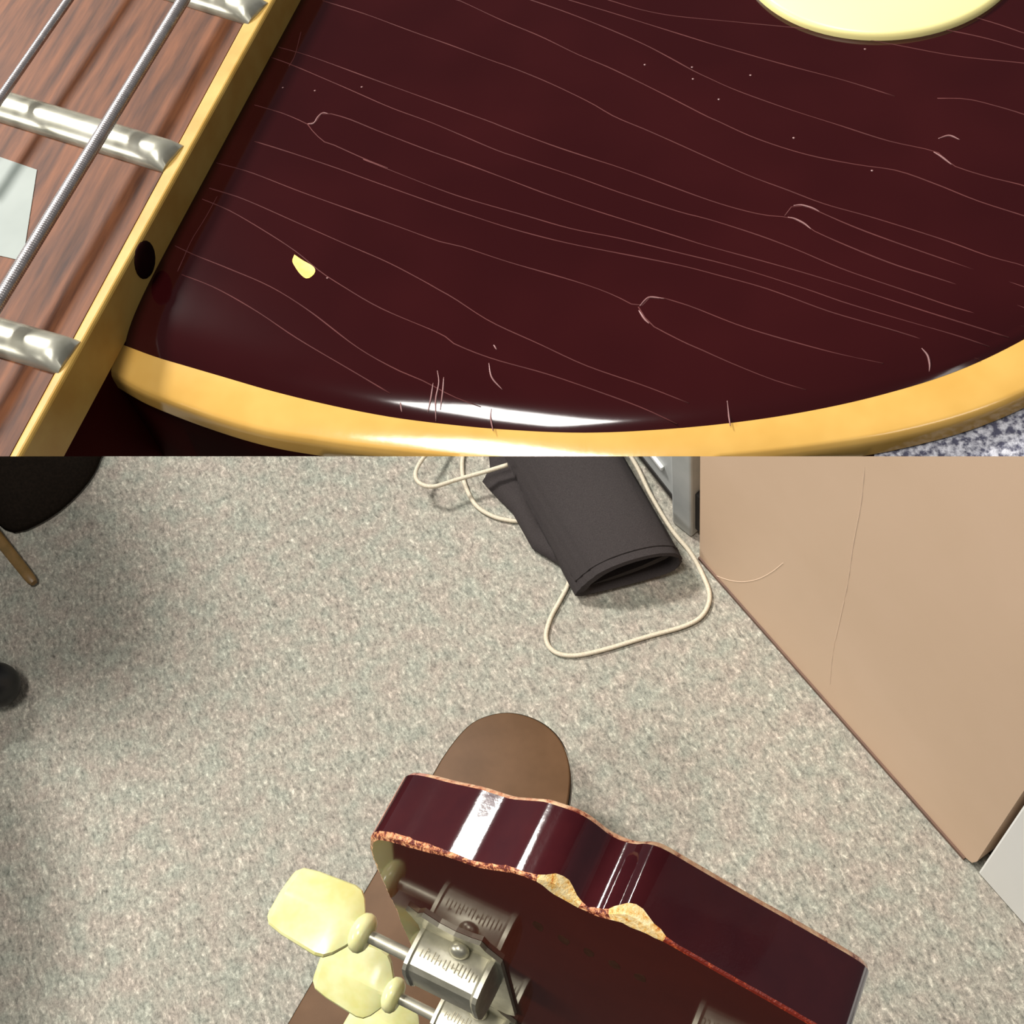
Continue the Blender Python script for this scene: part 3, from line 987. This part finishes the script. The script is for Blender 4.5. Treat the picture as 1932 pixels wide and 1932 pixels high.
# cream switch ring
za = ZT + 0.0009
p1, p2, p3 = on_z(1450, 0, za), on_z(1668, 62, za), on_z(1872, 0, za)
def circum(a, b, c):
    d = 2 * (a.x * (b.y - c.y) + b.x * (c.y - a.y) + c.x * (a.y - b.y))
    ux = ((a.x ** 2 + a.y ** 2) * (b.y - c.y) + (b.x ** 2 + b.y ** 2) * (c.y - a.y) + (c.x ** 2 + c.y ** 2) * (a.y - b.y)) / d
    uy = ((a.x ** 2 + a.y ** 2) * (c.x - b.x) + (b.x ** 2 + b.y ** 2) * (a.x - c.x) + (c.x ** 2 + c.y ** 2) * (b.x - a.x)) / d
    return Vector((ux, uy, 0))
cc = circum(p1, p2, p3)
rr_ = (Vector((p2.x, p2.y, 0)) - cc).length
bm = bmesh.new()
rings = []
for r, z in ((0.0045, ZT - 0.0005), (rr_ + 0.0001, ZT - 0.0005), (rr_ + 0.0001, ZT + 0.0004), (rr_ - 0.0001, ZT + 0.0007), (rr_ - 0.0004, ZT + 0.0009), (0.0045, ZT + 0.0009), (0.0045, ZT - 0.0005)):
    rings.append([Vector((cc.x + r * math.cos(2 * math.pi * k / 96), cc.y + r * math.sin(2 * math.pi * k / 96), z)) for k in range(96)])
loft(bm, rings, cap=False)
autosmooth(obj('switch_ring', bm, M['cream'], g1, label='cream plastic switch ring'), 35)

# hairline cracks in the lacquer, each a thin raised line
def tf(pts, ox, oy, s):
    return [(ox + x / s, oy + y / s) for x, y in pts]
C1 = (480, 0, 4.293); C2 = (880, 0, 4.293); C3 = (330, 280, 3.864); C4 = (780, 240, 3.864); C5 = (1230, 280, 2.752); C6 = (600, 560, 2.76); C7 = (1200, 0, 2.639)
def J(*segs):
    out = []
    for pts, c in segs:
        out += tf(pts, *c)
    return out
cracks = [
 J(([(550, 5), (900, 115), (1250, 245), (1600, 370), (1932, 495)], C1), ([(250, 505), (450, 580), (700, 685), (1000, 830), (1200, 945), (1450, 1050), (1700, 1160), (1932, 1265)], C2),
   ([(500, 140), (700, 215), (900, 290), (1150, 360), (1500, 470), (1750, 560), (1932, 610), (2100, 680)], C5)),
 J(([(1300, -90), (1640, 0)], C1), ([(0, 30), (300, 170), (600, 295), (900, 440), (1150, 545), (1400, 665), (1650, 790), (1932, 935)], C2),
   ([(400, 600), (600, 690), (850, 770), (1100, 820), (1300, 850), (1500, 920), (1700, 1000), (1932, 1075), (2100, 1130)], C7)),
 J(([(300, -70), (520, 0), (850, 115), (1200, 255), (1450, 365), (1650, 470), (1850, 580)], C2),
   ([(350, 383), (500, 450), (750, 540), (1000, 620), (1250, 700), (1500, 758), (1570, 820), (1750, 880), (1932, 925), (2100, 990)], C7)),
 J(([(600, -70), (830, 0), (1150, 95), (1500, 205), (1932, 340)], C2), ([(450, 240), (750, 325), (1000, 390), (1150, 435), (1290, 480)], C7)),
 J(([(1500, 490), (1650, 494), (1800, 530), (1932, 570), (2100, 630)], C7)),
 J(([(900, -70), (1150, 0), (1400, 75), (1650, 125), (1932, 155)], C2), ([(450, 105), (600, 120), (850, 145), (1050, 180), (1300, 225), (1600, 280), (1932, 315), (2100, 340)], C7)),
 J(([(1650, 75), (1800, 120), (1932, 165), (2100, 220)], C7)),
 J(([(1500, 140), (1740, 190), (1932, 245), (2100, 290)], C7)),
 J(([(190, 380), (450, 455), (900, 620), (1300, 765), (1932, 995)], C1), ([(300, 1030), (700, 1180), (1000, 1280), (1290, 1374)], C2), ([(300, 270), (550, 340), (680, 355), (740, 365), (790, 390), (825, 420), (1000, 500), (1250, 600), (1500, 680), (1932, 830), (2100, 890)], C5)),
 J(([(690, 350), (735, 297), (800, 300), (870, 330), (1030, 400), (1200, 465), (1500, 570), (1932, 720), (2100, 780)], C5)),
 J(([(120, 460), (300, 525), (700, 695), (1100, 870), (1450, 1000), (1932, 1205)], C1), ([(400, 1270)], C2), ([(800, 235), (1150, 350), (1500, 475), (1932, 615)], C4),
   ([(300, 370), (550, 450), (750, 525), (1000, 630), (1350, 750), (1600, 835), (1932, 930)], C5)),
 J(([(0, 850), (220, 915), (400, 990), (430, 1005), (490, 1000), (520, 945), (560, 915), (650, 930), (780, 970), (1000, 1060), (1400, 1215)], C1),
   ([(350, 255), (700, 385), (950, 480), (1300, 600), (1600, 695), (1932, 800)], C4), ([(300, 510), (700, 620), (1000, 710), (1400, 840), (1650, 920), (1850, 990)], C5)),
 J(([(430, 1005), (480, 1070), (560, 1145), (620, 1165), (900, 1290), (1110, 1374)], C1), ([(1350, 70), (1650, 190), (1932, 300)], C3),
   ([(400, 525), (800, 640), (1150, 740), (1500, 810), (1932, 915)], C4), ([(450, 620), (800, 730), (1000, 800), (1300, 890), (1600, 980), (1750, 1040)], C5)),
 J(([(0, 1145), (350, 1255), (700, 1374)], C1), ([(1400, 225), (1932, 415)], C3), ([(420, 645), (750, 750), (1100, 840), (1450, 910), (1932, 1005)], C4),
   ([(350, 660), (600, 730), (900, 840), (1100, 900), (1350, 975), (1700, 1090)], C5)),
 J(([(300, 105), (550, 175), (900, 310), (1300, 455), (1600, 560), (1932, 680)], C3), ([(350, 870), (700, 985), (1200, 1130), (1450, 1220), (1640, 1310), (1690, 1260), (1730, 1240), (1850, 1255)], C4),
   ([(50, 775), (200, 820), (500, 935), (900, 1050), (1200, 1120)], C5)),
 J(([(1640, 1310), (1690, 1391)], C4), ([(1740, 150), (1932, 250)], C6), ([(200, 1020), (400, 1110), (620, 1200), (800, 1260)], C5)),
 J(([(250, 290), (500, 370), (900, 545), (1250, 700), (1550, 830), (1800, 960), (1932, 1035)], C3), ([(300, 1250)], C4), ([(900, 130), (1150, 245), (1400, 360), (1700, 465), (1932, 560)], C6)),
 J(([(200, 370), (400, 455), (650, 600), (880, 750), (1050, 890), (1200, 990), (1500, 1165), (1932, 1350)], C3), ([(700, 240), (900, 320), (1200, 405), (1500, 510), (1700, 590), (1870, 660)], C6)),
 J(([(0, 710), (150, 780), (400, 880), (700, 1010), (980, 1185)], C3), ([(200, 260), (400, 375), (550, 440), (700, 520), (850, 580)], C6)),
 J(([(50, 920), (300, 1020), (600, 1190), (900, 1391)], C3), ([(200, 400), (380, 510)], C6)),
 [(454, 60), (430, 130), (400, 200), (376, 255)] and [(568, 60), (556, 105), (545, 125)],
 [(410, 370), (388, 410), (362, 452), (345, 490), (335, 512)],
]
def top_z(p):
    best = min((Vector((p.x, p.y, 0)) - Vector((q.x, q.y, 0))).length for q in inner)
    return ZT - DIP * math.exp(-best / 0.0027)
def on_top(x, y):
    p = on_z(x, y, ZT)
    z = top_z(p)
    p = on_z(x, y, z)
    return Vector((p.x, p.y, top_z(p)))
random.seed(4)
for ci, c in enumerate(cracks):
    pts = [on_top(x, y) for x, y in c]
    n = max(12, int(sum((b - a).length for a, b in zip(pts, pts[1:])) / 0.0012))
    path = catmull(pts, n)
    bm = bmesh.new()
    r0 = 0.000085 if ci < 20 else 0.00006
    tube(bm, [p + Vector((0, 0, -0.00002)) for p in path], lambda i: r0 * (0.75 + 0.35 * noise.noise(Vector((i * 0.23, ci * 3.7, 0)))), 5)
    cut(bm)
    obj('lacquer_crack', bm, M['crack'], g1, smooth=True)
# paler lifted lips where cracks fork
for seg in (J(([(735, 297), (770, 294), (800, 300), (840, 313), (872, 330)], C5)), J(([(705, 357), (740, 365), (790, 390), (828, 420)], C5)),
            J(([(1505, 690), (1560, 676), (1612, 696)], C7)), J(([(1482, 757), (1520, 780), (1572, 820)], C7)),
            J(([(430, 1005), (480, 1000), (515, 950), (556, 915), (600, 922)], C1)), J(([(1650, 1305), (1690, 1260), (1730, 1240), (1830, 1250)], C4)),
            J(([(1670, 70), (1700, 115), (1725, 140)], C6)), J(([(1400, 1040), (1430, 1080), (1440, 1130), (1438, 1165)], C5))):
    bm = bmesh.new()
    path = catmull([on_top(x, y) for x, y in seg], 16)
    tube(bm, path, lambda i: 0.00011 * (0.35 + 0.65 * math.sin(math.pi * (i + 0.5) / 16)), 6)
    obj('crack_lip', bm, M['crack_pale'], g1, smooth=True)
# pale scratches near the rolled edge
for seg in (J(([(622, 385), (630, 450), (615, 540), (612, 640)], C6)), J(([(655, 420), (650, 500), (640, 600)], C6)), J(([(600, 450), (590, 530), (575, 610)], C6)),
            J(([(890, 345), (905, 420), (960, 485)], C6)), J(([(905, 590), (902, 640), (910, 690)], C6)), J(([(432, 560), (437, 600)], C6)), J(([(915, 250), (930, 275)], C6)),
            [(1372, 758), (1375, 785), (1378, 800)]):
    bm = bmesh.new()
    path = catmull([on_top(x, y) for x, y in seg], 14)
    tube(bm, path, lambda i: 0.00009 * (0.3 + 0.7 * math.sin(math.pi * (i + 0.5) / 14)), 6)
    cut(bm)
    obj('scratch', bm, M['crack_pale'], g1, smooth=True)
# dust specks
for x, y in J(([(1445, 525), (1835, 640), (1828, 545)], C2), ([(570, 375), (412, 495), (785, 687), (1175, 850), (1140, 245), (1660, 100), (1042, 150)], C7), ([(1112, 945)], C3), ([(230, 710), (490, 735), (870, 705)], C1)):
    bm = bmesh.new()
    bmesh.ops.create_icosphere(bm, subdivisions=1, radius=0.00013, matrix=Matrix.Translation(on_top(x, y)) @ Matrix.Diagonal((1.1, 1.0, 0.6, 1)))
    obj('dust_speck', bm, M['crack_pale'], g1)
# chip in the lacquer showing yellow wood
bm = bmesh.new()
ch = [on_top(*p) for p in tf([(872, 775), (930, 815), (1000, 855), (1024, 888), (1008, 925), (962, 950), (915, 918), (875, 862), (856, 820)], *C3)]
ch = catmull(ch + ch[:1], 28)[:-1]
loft(bm, [[p + Vector((0, 0, -0.0001)) for p in ch], [p + Vector((0, 0, 0.00003)) for p in ch]])
obj('finish_chip', bm, M['chip'], g1, label='small yellow chip in the dark lacquer')
# dark nick in the neck binding
bm = bmesh.new()
r_ = ray(273, 490)
pl_n = Vector((-(bind_a - bind_b).y, (bind_a - bind_b).x, 0)).normalized()
nc = EYE + r_ * ((bind_b - EYE).dot(pl_n) / r_.dot(pl_n))
bmesh.ops.create_uvsphere(bm, u_segments=20, v_segments=10, radius=1.0,
    matrix=Matrix.Translation(nc) @ Matrix.Rotation(math.atan2(Fd.y, Fd.x), 4, 'Z') @ Matrix.Diagonal((0.0019, 0.00045, 0.0019, 1)))
M['nick'] = mat('dark_bare_nick', srgb(34, 10, 8), srgb(26, 8, 8), 400, 0.8, spec=0.05)
obj('binding_nick', bm, M['nick'], g1, smooth=True, label='dark nick in the fretboard binding')

# denim cloth showing past the body edge
bm = bmesh.new()
poly = [on_z(x, y, ZE - 0.0032) for x, y in ((1650, 850), (1760, 830), (1880, 785), (2010, 715), (2150, 625), (2300, 495), (2500, 250), (2700, 5), (2900, -250), (3400, -150), (3700, 1000), (1650, 1000))]
prism(bm, poly, ZE - 0.016, ZE - 0.0032)
cut(bm)
tag(obj('denim_cloth', bm, M['denim']), 'blue grey denim cloth past the yellow edge of the guitar body', 'cloth')
